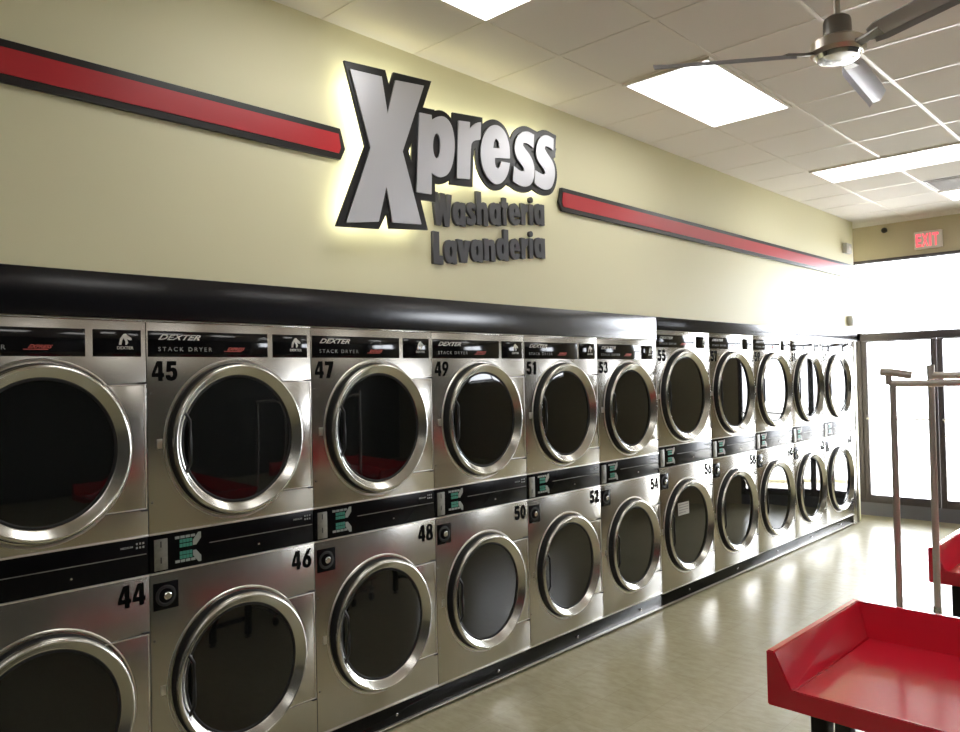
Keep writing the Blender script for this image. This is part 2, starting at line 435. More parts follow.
def make_dryer(W, H, S, BB, BT, uc, zu, zl, R, pl_z, k, ey):
    root = empty('stack_dryer')
    # cabinet body in the two steel fronts plus carcass
    b = bmesh.new()
    box(b, -.85, -.03, .004, W-.004, S+.006, H-.003)                    # carcass
    box(b, -.03, 0, .0015, W-.0015, BT+.002, H, .0015)                     # upper front
    box(b, -.03, 0, .0015, W-.0015, S, BB-.002, .0015)                  # lower front
    box(b, -.03, .0035, .0015, W-.0015, H-.006, H, .001)
    finish('cabinet', b, M['steel'], root)
    for e0, e1 in ((BT-.001, BT+.006), (BB-.006, BB+.001), (S-.001, S+.007)):
        finish('edge_trim', rect_bm(-.01, .005, .0015, W-.0015, e0, e1, .0015), M['steel2'], root)
    # header plates with the writing
    z0, z1 = pl_z
    a0, a1, c0, c1 = .007*k, .563*k, .592*k, .779*k
    hp = finish('header_plate', rect_bm(0, .003, a0, a1, z0, z1, .001), M['plate'], root)
    h = z1-z0
    finish('lettering', text_bm('DEXTER', .05*k, .237*k, z0+.66*h, z0+.87*h, .003, .0006, .02, .5, 1.02), M['white_ink'], hp, smooth=False)
    finish('lettering', text_bm('STACK DRYER', .05*k, .288*k, z0+.22*h, z0+.38*h, .003, .0006, .0, 0, 1.45), M['grey_ink'], hp, smooth=False)
    r = finish('lettering', text_bm('EXPRESS', .36*k, .447*k, z0+.27*h, z0+.40*h, .003, .0006, .03, .6), M['red_ink'], hp, smooth=False)
    b = rect_bm(.003, .0036, .345*k, .43*k, z0+.22*h, z0+.25*h); finish('underline', b, M['red_ink'], hp, smooth=False)
    lp = finish('logo_plate', rect_bm(0, .003, c0, c1, z0, z1, .001), M['plate'], root)
    l0, lw, lz, lh = .69*k, .052*k, z0+.44*h, .42*h
    finish('emblem', poly_bm([[(l0+lw*p[0], lz+lh*p[1]) for p in HORSE]], .003, .0006), M['white_ink'], lp, smooth=False)
    finish('lettering', text_bm('DEXTER', .683*k, .748*k, z0+.27*h, z0+.38*h, .003, .0006, .02), M['white_ink'], lp, smooth=False)
    # doors
    for nm, zc in (('upper', zu), ('lower', zl)):
        # hinge-side service panel
        zt, zb = zc+.25*k*1.0, zc-.262*k
        def sq(bm):
            for v in bm.verts: v.co.y = uc+(v.co.y-uc)*ey
            return bm
        finish('panel_gap_shade', rect_bm(-.001, .0012, W*.70, W-.005, zb-.003, zt+.003), M['gasket'], root, smooth=False)  # black sheet stands in for the shaded gap round the service panel
        sp = bmesh.new(); box(sp, -.001, .0030, W*.70, W-.007, zb, zt, .0012)
        spo = finish('service_panel', sp, M['steel'], root)
        b = bmesh.new(); box(b, .0025, .0050, W*.70, W-.007, zt-.006, zt, .001); box(b, .0025, .0050, W-.012, W-.007, zb, zt-.006, .001); box(b, .0025, .0050, W*.70, W-.012, zb, zb+.005, .001)
        finish('folded_edge', b, M['steel2'], spo)
        b = bmesh.new(); box(b, .000, .0085, W-.030, W-.004, zt, zt+.008, .001); finish('hinge_clip', b, M['gasket'], spo)
        b = bmesh.new(); box(b, .000, .0085, W-.030, W-.004, zb-.007, zb, .001); finish('hinge_clip', b, M['gasket'], spo)
        # embossed ring, gasket, door
        b = bmesh.new(); lathe(b, [(R+.001, 0), (R+.004, .0042), (R+.009, .0046), (R+.013, 0)], (0, uc, zc), 'x'); finish('embossed_rim', sq(b), M['steel2'], root)
        b = bmesh.new(); lathe(b, [(R-.040, .001), (R-.040, .022), (R-.016, .030), (R-.011, .026), (R-.006, .001)], (0, uc, zc), 'x'); finish('gasket', sq(b), M['gasket'], root)
        b = bmesh.new()
        lathe(b, [(R-.022, .030), (R-.0145, .032), (R-.011, .038), (R-.012, .046), (R-.017, .052), (R-.024, .054), (R-.030, .051), (R-.054, .020), (R-.059, .018), (R-.059, .012), (R-.024, .012)], (0, uc, zc), 'x', 96, closed=True)
        dr = finish('door', sq(b), M['ring'], root)
        b = bmesh.new(); lathe(b, [(0, .0165), (R-.09, .0160), (R-.0595, .0145), (R-.0595, .004), (0, .004)], (0, uc, zc), 'x', 96)
        finish('glass', sq(b), M['doorglass'], dr)
        b = bmesh.new(); lathe(b, [(R-.060, .0147), (R-.062, .0180), (R-.068, .0185), (R-.072, .0157)], (0, uc, zc), 'x', 96); finish('inner_gasket', sq(b), M['gasket'], dr)
        # pull handle standing inside the ring on the left
        hy = uc-(R-.070)*ey
        b = bmesh.new()
        pipe(b, [(.012, hy, zc+.135*k), (.030, hy+.004, zc+.125*k), (.038, hy+.020, zc+.09*k), (.038, hy+.022, zc), (.038, hy+.020, zc-.09*k), (.030, hy+.004, zc-.125*k), (.012, hy, zc-.135*k)], .0075, 8)
        ho = finish('pull_handle', b, M['legblack'], dr)
        # latch plate left of the door
        b = bmesh.new(); box(b, 0, .004, uc-R*ey-.040, uc-R*ey-.016, zc-.02, zc+.02, .0015); finish('latch_plate', b, M['steel2'], root)
        for dz in (.21, -.24):
            b = bmesh.new(); lathe(b, [(0, .0025), (.004, .002), (.005, 0)], (0, .016*k, zc+dz*k), 'x', 12); finish('screw', b, M['fandark'], root)
    # control band
    cp = finish('control_panel', rect_bm(-.03, -.002, .003, W-.003, BB+.001, BT-.001, .001), M['black'], root)
    hb = BT-BB
    b = bmesh.new(); box(b, -.002, .002, .021*k, .077*k, BB+.05*hb, BT-.13*hb, .001)
    cs = finish('coin_plate', b, M['coin'], cp)
    b = bmesh.new()
    for q in (.72, .30): box(b, .002, .0026, .046*k, .051*k, BB+(q-.07)*hb, BB+(q+.09)*hb)
    finish('coin_slot', b, M['gasket'], cs, smooth=False)
    # keypad: two rows of grey keys, two rows of green, pointing arrows
    b = bmesh.new()
    for j in range(4):
        box(b, -.002, .001, (.110+.023*j)*k, (.129+.023*j)*k, BB+.80*hb, BB+.87*hb, .0008)
        box(b, -.002, .001, (.110+.023*j)*k, (.129+.023*j)*k, BB+.16*hb, BB+.23*hb, .0008)
    for s in (1, -1):
        pts = [(.188, .5+s*.07), (.202, .5+s*.07), (.224, .5+s*.24), (.224, .5+s*.40), (.212, .5+s*.40), (.188, .5+s*.21)]
        if s < 0: pts.reverse()
        bb = poly_bm([[(p[0]*k, BB+p[1]*hb) for p in pts]], -.001, .002)
        me = bpy.data.meshes.new('t'); bb.to_mesh(me); bb.free(); b.from_mesh(me); bpy.data.meshes.remove(me)
    finish('keypad', b, M['grey_ink'], cp, smooth=False)
    b = bmesh.new()
    for j in range(4):
        for q in (.68, .56) : box(b, -.002, .001, (.130+.0142*j)*k, (.142+.0142*j)*k, BB+(q)*hb, BB+(q+.09)*hb, .0005)
        for q in (.36, .25) : box(b, -.002, .001, (.130+.0142*j)*k, (.142+.0142*j)*k, BB+(q)*hb, BB+(q+.09)*hb, .0005)
    finish('green_keys', b, M['green_key'], cp, smooth=False)
    b = bmesh.new()
    box(b, -.002, .004, .262*k, W-.012, BB+.545*hb, BB+.565*hb, .001)
    finish('ledge', b, M['coin'], cp, smooth=False)
    b = bmesh.new(); lathe(b, [(0, .008), (.004, .008), (.0065, .004), (.0075, -.003)], (-.002, .5*k, BB+.27*hb), 'x', 16); finish('key_lock', b, M['chrome'], cp)
    finish('lettering', text_bm('MEDIUM', .687*k, .735*k, BB+.76*hb, BB+.81*hb, -.002, .0008, .02), M['grey_ink'], cp, smooth=False)
    b = bmesh.new()
    for j in range(2):
        for q in range(3): box(b, -.002, -.001, (.748+.013*q)*k, (.755+.013*q)*k, BB+(.72+.1*j)*hb, BB+(.77+.1*j)*hb)
    finish('indicator', b, M['grey_ink'], cp, smooth=False)
    # lock plate on the lower front
    lt = BB-.043*k
    b = rect_bm(0, .003, .014*k, .120*k, lt-.112*k, lt, .001); lk = finish('lock_plate', b, M['black'], root)
    b = bmesh.new(); zz = lt-.056*k
    lathe(b, [(.044*k, .003), (.042*k, .007), (.034*k, .008), (.030*k, .003)], (0, .066*k, zz), 'x', 28); finish('collar', b, M['gasket'], lk)
    b = bmesh.new(); lathe(b, [(0, .016), (.012*k, .016), (.016*k, .013), (.017*k, .003)], (0, .070*k, zz), 'x', 20); finish('lock_cylinder', b, M['chrome'], lk)
    return root

NEAR = dict(W=.8, H=2.105, S=.126, BB=1.061, BT=1.218, uc=.404, zu=1.592, zl=.574, R=.343, pl_z=(1.955, 2.063), k=1.0, ey=.95)
FAR = dict(W=.88, H=2.185, S=.118, BB=1.098, BT=1.264, uc=.43, zu=1.663, zl=.60, R=.375, pl_z=(2.052, 2.152), k=1.1, ey=1.0)
pn = make_dryer(**NEAR); pf = make_dryer(**FAR)

def number(s, y0, y1, z0, z1, parent):
    W = y1-y0; bm = bmesh.new()
    for i, ch in enumerate(s):
        a = y0+i*W*.53; loops = []
        for lp in DG[ch]:
            q = [(a+x*W*.47, z0+y*(z1-z0)) for x, y in lp]
            loops.append([p for p, k in round_poly(q, 55, 1)])
        d = poly_bm(loops, .0003, .001)
        me = bpy.data.meshes.new('t'); d.to_mesh(me); d.free(); bm.from_mesh(me); bpy.data.meshes.remove(me)
    finish('number_decal', bm, M['number'], parent, smooth=False)

def place(proto, cfg, y, up, lo, label, first):
    o = proto if first else copy_tree(proto)
    o.location = (0, y, 0)
    k = cfg['k']; W = cfg['W']
    zt = cfg['pl_z'][0]-.018*k
    number(up, .022*k, .132*k, zt-.083*k, zt, o)
    zl = cfg['BB']-.026*k
    number(lo, .673*k, .782*k, zl-.090*k, zl, o)
    tag(o, label, 'dryer', 'stainless stacked dryers along the wall')
    return o
near_labels = ['stainless stacked dryer cut off by the left edge, numbered 43 above and 44 below',
  'stainless stacked dryer numbered 45 above and 46 below', 'stainless stacked dryer numbered 47 above and 48 below',
  'stainless stacked dryer numbered 49 above and 50 below', 'stainless stacked dryer numbered 51 above and 52 below',
  'stainless stacked dryer numbered 53 above and 54 below, last before the fascia steps up']
order = []
protos = []
for i in range(6):      # place copies first so that the numbers stay off the prototype
    y = 1.366+(i-1)*.8
    o = copy_tree(pn) if i < 5 else pn
    protos.append((o, NEAR, y, str(43+2*i), str(44+2*i), near_labels[i]))
far_labels = ['stainless stacked dryer numbered 55 above and 56 below, a paper notice on its lower door',
  'stainless stacked dryer numbered 57 above and 58 below', 'stainless stacked dryer numbered 59 above and 60 below, in the middle of the far bank',
  'stainless stacked dryer numbered 61 above and 62 below, next to the last one', 'stainless stacked dryer numbered 63 above and 64 below, nearest the glass doors']
for i in range(5):
    o = copy_tree(pf) if i < 4 else pf
    protos.append((o, FAR, 5.366+i*.88, str(55+2*i), str(56+2*i), far_labels[i]))
for o, cfg, y, a, c, lab in protos: place(o, cfg, y, a, c, lab, True)

# paper notice on door 56
o = empty('paper_notice', (.0167, 5.366+.43-.095, .745))
b = bmesh.new(); box(b, 0, .001, -.088, .088, -.050, .050); finish('sheet', b, M['paper'], o, smooth=False)
b = bmesh.new()
for i in range(4): box(b, .001, .0014, -.074, .074-(.04 if i == 3 else 0), .030-i*.021, .036-i*.021)
finish('printed_lines', b, M['papertext'], o, smooth=False)
tag(o, 'white paper notice taped on the lower round door beside number 54', 'notice')

# ------------------------------------------------------------------ wall stripes
def stripe(name_label, y0, y1, z0, z1, tip_left, tip_right):
    o = empty('wall_stripe', (0, (y0+y1)/2, (z0+z1)/2)); ym, zm = (y0+y1)/2, (z0+z1)/2
    def outline(d):
        a, b_, c, e = y0+d, y1-d, z0+d, z1-d; m = (z0+z1)/2-.02; p = []; t = .03 if d == 0 else .012
        if tip_left: p += [(a+t, c), ]
        else: p += [(a, c)]
        if tip_right: p += [(b_-t, c), (b_, m), (b_-t, e)]
        else: p += [(b_, c), (b_, e)]
        if tip_left: p += [(a+t, e), (a, m)]
        else: p += [(a, e)]
        return [(u-ym, v-zm) for u, v in p]
    finish('border', poly_bm([outline(0)], 0, .018), M['stripe_black'], o, smooth=False)
    finish('red_panel', poly_bm([outline(.030)], .018, .004), M['stripe_red'], o, smooth=False)
    tag(o, name_label, 'wall stripe')
stripe('red wall stripe with black border left of the lettering', -1.5, 2.385, 2.955, 3.113, False, True)
stripe('red wall stripe with grey-black border running from the lettering to the storefront', 4.15, YE-.002, 2.955, 3.113, True, False)

# ------------------------------------------------------------------ the big sign
G = {
'X': [(2.356, 3.39), (2.558, 3.406), (2.593, 3.216), (2.651, 3.412), (2.853, 3.435), (2.69, 3.043), (2.813, 2.673), (2.611, 2.657), (2.575, 2.84), (2.519, 2.649), (2.313, 2.617), (2.478, 3.022)],
'p': [(2.816, 3.28), (2.905, 3.287), (2.908, 3.26), (2.945, 3.287), (2.996, 3.303), (3.042, 3.286), (3.07, 3.24), (3.081, 3.166), (3.072, 3.089), (3.053, 3.029), (3.023, 2.981), (2.977, 2.954), (2.932, 2.951), (2.897, 2.968), (2.892, 2.848), (2.782, 2.843)],
'ph': [(2.968, 3.129), (2.965, 3.102), (2.958, 3.077), (2.948, 3.06), (2.937, 3.053), (2.926, 3.056), (2.917, 3.069), (2.911, 3.091), (2.91, 3.117), (2.913, 3.145), (2.92, 3.169), (2.93, 3.186), (2.941, 3.194), (2.952, 3.191), (2.961, 3.178), (2.967, 3.156)],
'r': [(3.114, 3.304), (3.207, 3.316), (3.205, 3.274), (3.237, 3.307), (3.27, 3.328), (3.301, 3.336), (3.293, 3.232), (3.252, 3.221), (3.222, 3.203), (3.21, 3.174), (3.196, 2.983), (3.09, 2.971)],
'e': [(3.55, 3.17), (3.415, 3.15), (3.413, 3.115), (3.423, 3.093), (3.442, 3.089), (3.461, 3.106), (3.469, 3.137), (3.55, 3.142), (3.535, 3.087), (3.508, 3.041), (3.466, 3.004), (3.421, 2.989), (3.373, 2.998), (3.324, 3.039), (3.297, 3.093), (3.291, 3.151), (3.302, 3.222), (3.332, 3.287), (3.377, 3.329), (3.424, 3.35), (3.473, 3.348), (3.518, 3.322), (3.546, 3.262), (3.552, 3.212)],
'eh': [(3.402, 3.205), (3.409, 3.242), (3.431, 3.268), (3.451, 3.254), (3.46, 3.215)],
's': [(3.788, 3.367), (3.731, 3.376), (3.675, 3.361), (3.626, 3.325), (3.601, 3.273), (3.596, 3.226), (3.613, 3.188), (3.651, 3.159), (3.678, 3.138), (3.685, 3.122), (3.665, 3.11), (3.629, 3.114), (3.588, 3.132), (3.573, 3.037), (3.623, 3.02), (3.694, 3.019), (3.743, 3.04), (3.778, 3.088), (3.786, 3.142), (3.773, 3.193), (3.742, 3.229), (3.695, 3.261), (3.676, 3.276), (3.682, 3.292), (3.704, 3.299), (3.736, 3.296), (3.778, 3.28)],
's2': [(3.987, 3.383), (3.932, 3.393), (3.881, 3.384), (3.832, 3.347), (3.809, 3.295), (3.802, 3.246), (3.82, 3.207), (3.856, 3.182), (3.885, 3.16), (3.892, 3.142), (3.874, 3.128), (3.841, 3.131), (3.791, 3.143), (3.78, 3.057), (3.834, 3.036), (3.901, 3.034), (3.95, 3.053), (3.981, 3.101), (3.996, 3.158), (3.986, 3.211), (3.952, 3.248), (3.91, 3.278), (3.891, 3.299), (3.895, 3.314), (3.916, 3.321), (3.946, 3.319), (3.981, 3.306)],
}
SY, SZ = 3.15, 3.05
sh = lambda pts: [(p[0]-SY, p[1]-SZ) for p in pts]
sign = empty('illuminated_sign', (0, SY, SZ))
def add_bm(dst, src):
    me = bpy.data.meshes.new('t'); src.to_mesh(me); src.free(); dst.from_mesh(me); bpy.data.meshes.remove(me)
def grow(pts, d, x0, th, holes_off=0):
    """polygon grown by d: fill plus a slab on every edge and a disc at every round corner"""
    bm = poly_bm([[p[0] for p in pts]], x0, th)
    n = len(pts)
    for i in range(n):
        a, ka = pts[i-1]; c, kc = pts[i]
        if (c-a).length < 1e-5: continue
        t = (c-a).normalized(); nn = Vector((-t.y, t.x))
        A = a-t*(d if ka else 0); C_ = c+t*(d if kc else 0)
        e = .00004*((i*7) % 9+1)
        prism(bm, [A+nn*d, A-nn*d, C_-nn*d, C_+nn*d], x0, th-e)
        if not kc: prism(bm, circ(c.x, c.y, d, d, 14), x0, th-e-.0005)
    return bm
FX = .10
glyphs = {}
for key in ('p', 'r', 'e', 's', 's2'): glyphs[key] = round_poly(sh(G[key]))
Xf = sh(G['X'])
# backing: the X outline is traced, the rest is grown from the letter shapes
XB = sh([(2.329, 3.428), (2.591, 3.452), (2.616, 3.376), (2.647, 3.456), (2.918, 3.479), (2.742, 3.056), (2.869, 2.65), (2.597, 2.625), (2.583, 2.704), (2.527, 2.613), (2.259, 2.594), (2.448, 3.026)])
def press_parts(d, x0, th):
    bm = bmesh.new()
    if d > .01: add_bm(bm, poly_bm([sh([(3.078, 3.345), (3.325, 3.372), (3.325, 3.195), (3.262, 3.185), (3.245, 3.16), (3.228, 2.945), (3.045, 2.93)])], x0, th-.0002))
    for key in ('p', 'e', 's', 's2') if d > .01 else glyphs: add_bm(bm, grow(glyphs[key], d, x0, th))
    return bm
back = press_parts(.036, FX-.014, .013)
add_bm(back, poly_bm([XB], FX-.014, .0135))
finish('backer', back, M['back'], sign, smooth=False)
# halo lighting fixed behind the backer
led = press_parts(.004, FX-.024, .006)
add_bm(led, poly_bm([Xf], FX-.024, .006))
finish('halo_light', led, M['led'], sign, smooth=False)
b = bmesh.new()
for y, z in ((2.5, 3.3), (2.45, 2.7), (2.72, 2.75), (2.72, 3.3), (2.85, 2.95), (3.15, 3.1), (3.36, 3.1), (3.7, 3.05), (3.9, 3.1)):
    tube(b, (-.004, y-SY, z-SZ), (FX-.016, y-SY, z-SZ), .008, 8)
finish('standoff', b, M['greybox'], sign)
def face(loops, nm='letter_face'): finish(nm, poly_bm(loops, FX, .010), M['face'], sign, smooth=False)
face([Xf])
P2 = lambda key: [p for p, k in glyphs[key]]
face([P2('p'), [p for p, k in round_poly(sh(G['ph']))]])
face([P2('r')])
face([P2('e'), sh(G['eh'])])
face([P2('s')]); face([P2('s2')])
tag(sign, 'largest halo-lit silver letters with black outline high on the cream wall', 'sign')

LG = {
'a': ([[(1, 0), (1, 1), (.66, 1), (.64, .94), (.5, 1), (.3, 1), (.08, .85), (0, .5), (.08, .15), (.3, 0), (.5, 0), (.64, .06), (.66, 0)], circ(.53, .5, .11, .23)]),
'h': ([[(0, 0), (0, 1), (.40, 1), (.40, .66), (.58, .71), (.85, .68), (1, .5), (1, 0), (.60, 0), (.60, .46), (.5, .50), (.40, .46), (.40, 0)]]),
'n': ([[(0, 0), (0, 1), (.38, 1), (.40, .92), (.58, 1), (.85, .97), (1, .75), (1, 0), (.60, 0), (.60, .66), (.5, .72), (.40, .66), (.40, 0)]]),
'd': ([[(1, 0), (1, 1), (.62, 1), (.62, .66), (.5, .70), (.3, .70), (.08, .58), (0, .35), (.08, .12), (.3, 0), (.5, 0), (.62, .05), (.62, 0)], circ(.52, .35, .10, .16)]),
'e': ([[(1, .42), (.44, .42), (.45, .28), (.54, .2), (.64, .3), (1, .3), (.92, .1), (.7, 0), (.4, 0), (.1, .15), (0, .5), (.1, .85), (.4, 1), (.62, 1), (.9, .85), (1, .55)], [(.42, .58), (.47, .74), (.56, .74), (.60, .58)]]),
'r': ([[(0, 0), (0, 1), (.55, 1), (.57, .87), (.78, 1), (1, 1), (1, .64), (.80, .64), (.62, .5), (.58, 0)]]),
'i': ([[(.06, 0), (.06, .73), (.94, .73), (.94, 0)], circ(.5, .89, .46, .11)]),
't': ([[(.25, 0), (.25, .62), (0, .62), (0, .84), (.25, .84), (.25, 1), (.74, 1), (.74, .84), (1, .84), (1, .62), (.74, .62), (.74, 0)]]),
'W': ([[(0, 1), (.27, 1), (.33, .42), (.41, 1), (.63, 1), (.69, .42), (.76, 1), (1, 1), (.84, 0), (.60, 0), (.51, .45), (.42, 0), (.16, 0)]]),
'L': ([[(0, 0), (0, 1), (.60, 1), (.60, .27), (1, .27), (1, 0)]]),
'v': ([[(0, 1), (.4, 1), (.5, .42), (.6, 1), (1, 1), (.72, 0), (.28, 0)]]),
's': ([[(.95, .92), (.6, 1), (.3, .98), (.05, .82), (.05, .62), (.3, .46), (.50, .33), (.48, .26), (.35, .28), (.05, .36), (.02, .06), (.3, 0), (.65, 0), (.92, .12), (1, .32), (.9, .48), (.55, .66), (.52, .72), (.60, .76), (.9, .66)]]),
}
def word(nm, letters, label):
    letters = [(ch, a+.014, b_+.014, c, d) for ch, a, b_, c, d in letters]
    ym = (letters[0][1]+letters[-1][2])/2; zm = letters[4][3]
    o = empty(nm, (0, ym, zm))
    for ch, y0, y1, a, c in letters:
        loops = []
        for n, lp in enumerate(LG[ch]):
            q = [(y0-ym+.003+p[0]*(y1-y0-.006), a-zm+p[1]*(c-a)) for p in lp]
            loops.append([p for p, k in round_poly(q, 50, 2)] if ch not in 'WLvt' else q)
        finish('letter', poly_bm(loops, -.006, .022), M['letter'], o, smooth=False)
    tag(o, label, 'sign lettering')
word('washateria_lettering', [('W', 2.972, 3.128, 2.712, 2.899), ('a', 3.129, 3.239, 2.73, 2.868), ('s', 3.242, 3.33, 2.744, 2.883), ('h', 3.331, 3.434, 2.757, 2.958), ('a', 3.441, 3.550, 2.773, 2.91), ('t', 3.551, 3.62, 2.784, 2.955), ('e', 3.621, 3.735, 2.797, 2.934), ('r', 3.74, 3.812, 2.81, 2.946), ('i', 3.820, 3.867, 2.82, 3.0), ('a', 3.869, 3.979, 2.83, 2.966)], 'charcoal raised letters spelling Washateria under the silver sign')
word('lavanderia_lettering', [('L', 2.968, 3.051, 2.489, 2.673), ('a', 3.054, 3.159, 2.502, 2.636), ('v', 3.158, 3.274, 2.517, 2.649), ('a', 3.271, 3.38, 2.532, 2.664), ('n', 3.389, 3.493, 2.548, 2.68), ('d', 3.498, 3.615, 2.563, 2.757), ('e', 3.62, 3.727, 2.579, 2.711), ('r', 3.734, 3.804, 2.592, 2.724), ('i', 3.812, 3.858, 2.601, 2.778), ('a', 3.861, 3.978, 2.612, 2.744)], 'charcoal raised letters spelling Lavanderia, lowest line of the sign')

# ------------------------------------------------------------------ small wall devices
o = empty('wall_sensor', (0, 9.76, 3.29))
b = rect_bm(-.004, .05, -.10, .06, -.06, .06, .008); finish('housing', b, M['greybox'], o)
b = bmesh.new(); lathe(b, [(0, .058), (.02, .056), (.03, .05)], (0, -.01, 0), 'x', 16); finish('lens', b, M['exitwhite'], o)
tag(o, 'small grey box on the wall above the end of the red stripe', 'sensor')
o = empty('wall_outlet_box', (0, 9.82, 2.43))
b = rect_bm(-.004, .05, -.07, .07, -.06, .06, .008); finish('housing', b, M['greybox'], o)
b = rect_bm(.05, .054, -.05, .05, -.04, .04, .002); finish('cover', b, M['greybox'], o)
tag(o, 'small grey box on the wall just above the last dryer', 'outlet box')
o = empty('security_camera', (.241, YS, 3.563))
b = bmesh.new(); tube(b, (0, 0, 0), (0, -.05, 0), .018, 16); finish('mount', b, M['legblack'], o)
b = bmesh.new(); bmesh.ops.create_uvsphere(b, u_segments=20, v_segments=12, radius=.035, matrix=Matrix.Translation((0, -.07, 0))); finish('camera_body', b, M['legblack'], o)
tag(o, 'tiny dark camera on the tan wall above the doors', 'camera')

o = empty('exit_sign', (.712, YS, 3.385))
b = rect_bm(-.15, .15, -.045, -.001, -.105, .105, .006); finish('housing', b, M['exitwhite'], o)
def yface_text(s, x0, x1, z0, z1, y, th, mat, nm, parent, bold=.03):
    bm = text_bm(s, x0, x1, z0, z1, 0, th, bold)
    for v in bm.verts: v.co = Vector((v.co.y, y-v.co.x, v.co.z))
    bmesh.ops.recalc_face_normals(bm, faces=bm.faces)
    finish(nm, bm, mat, parent, smooth=False)
for i, ch in enumerate('EXIT'):
    w = [.058, .066, .022, .062][i]; x = [-.13, -.062, .014, .052][i]
    yface_text(ch, x, x+w, -.078, .078, -.045, .004, M['exitred'], 'letter', o)
tag(o, 'white EXIT sign with red letters on the tan wall over the doors', 'exit sign')

# ------------------------------------------------------------------ ceiling fan
HX, HY, HZ = 2.178, 3.096, 3.05
fan = empty('ceiling_fan', (HX, HY, CZ))
hz = HZ-CZ
b = bmesh.new(); tube(b, (0, 0, -.03), (0, 0, hz+.12), .0125, 16); finish('downrod', b, M['fanmetal'], fan)
b = bmesh.new(); lathe(b, [(0, -.007), (.065, -.007), (.065, -.03), (.03, -.075), (0, -.075)], (0, 0, 0), 'z', 32); finish('canopy', b, M['fanmetal'], fan)
b = bmesh.new(); lathe(b, [(0, hz+.138), (.030, hz+.138), (.046, hz+.127), (.050, hz+.115), (.052, hz+.045), (0, hz+.045)], (0, 0, 0), 'z', 40); finish('motor_cover', b, M['fandark'], fan)
b = bmesh.new(); lathe(b, [(0, hz+.045), (.085, hz+.045), (.098, hz+.035), (.100, hz+.0), (.088, hz-.012), (0, hz-.012)], (0, 0, 0), 'z', 48); finish('motor_housing', b, M['fanmetal'], fan)
b = bmesh.new(); lathe(b, [(0, hz-.0125), (.082, hz-.0125), (.075, hz-.028), (.045, hz-.034), (0, hz-.036)], (0, 0, 0), 'z', 40); finish('bottom_cap', b, M['chrome'], fan)
for ang in (215, 95, -25):
    a = math.radians(ang); R_ = Matrix.Rotation(a, 4, 'Z')
    pitch = Matrix.Rotation(math.radians(-11), 4, 'X')
    def T(x, y, z): return R_ @ (Matrix.Translation((0, 0, hz)) @ (pitch @ Vector((x, y, z))))
    b = bmesh.new()
    # bent metal blade: leading flat and a folded trailing flap, pointed tip
    st = [(.155, -.030, .026), (.20, -.048, .036), (.45, -.050, .038), (.63, -.046, .038), (.69, -.020, .040)]
    th = .004; rows = []
    for x, yl, yr in st:
        prof = [(yl, .012), (-.01, .0), (yr*.55, .0), (yr, -.014)]
        rows.append([b.verts.new(T(x, y, z)) for y, z in prof]+[b.verts.new(T(x, y, z-th)) for y, z in reversed(prof)])
    n = len(rows[0])
    for i in range(len(rows)-1):
        for k in range(n): b.faces.new((rows[i][k], rows[i][(k+1) % n], rows[i+1][(k+1) % n], rows[i+1][k]))
    b.faces.new(rows[0]); b.faces.new(rows[-1]); bmesh.ops.recalc_face_normals(b, faces=b.faces)
    bl = finish('blade', b, M['blade'], fan)
    b = bmesh.new()
    q = [T(.08, -.022, .004), T(.08, .022, .004), T(.135, .014, .004), T(.19, .032, .004), T(.205, -.03, .006), T(.135, -.018, .004)]
    top = [b.verts.new(v) for v in q]; bot = [b.verts.new(v-Vector((0, 0, .010))) for v in q]
    b.faces.new(top); b.faces.new(list(reversed(bot)))
    for i in range(6): b.faces.new((top[i], bot[i], bot[(i+1) % 6], top[(i+1) % 6]))
    bmesh.ops.recalc_face_normals(b, faces=b.faces)
    ir = finish('blade_bracket', b, M['fandark'], fan)
tag(fan, 'metal ceiling fan with three grey blades on a downrod', 'ceiling fan')

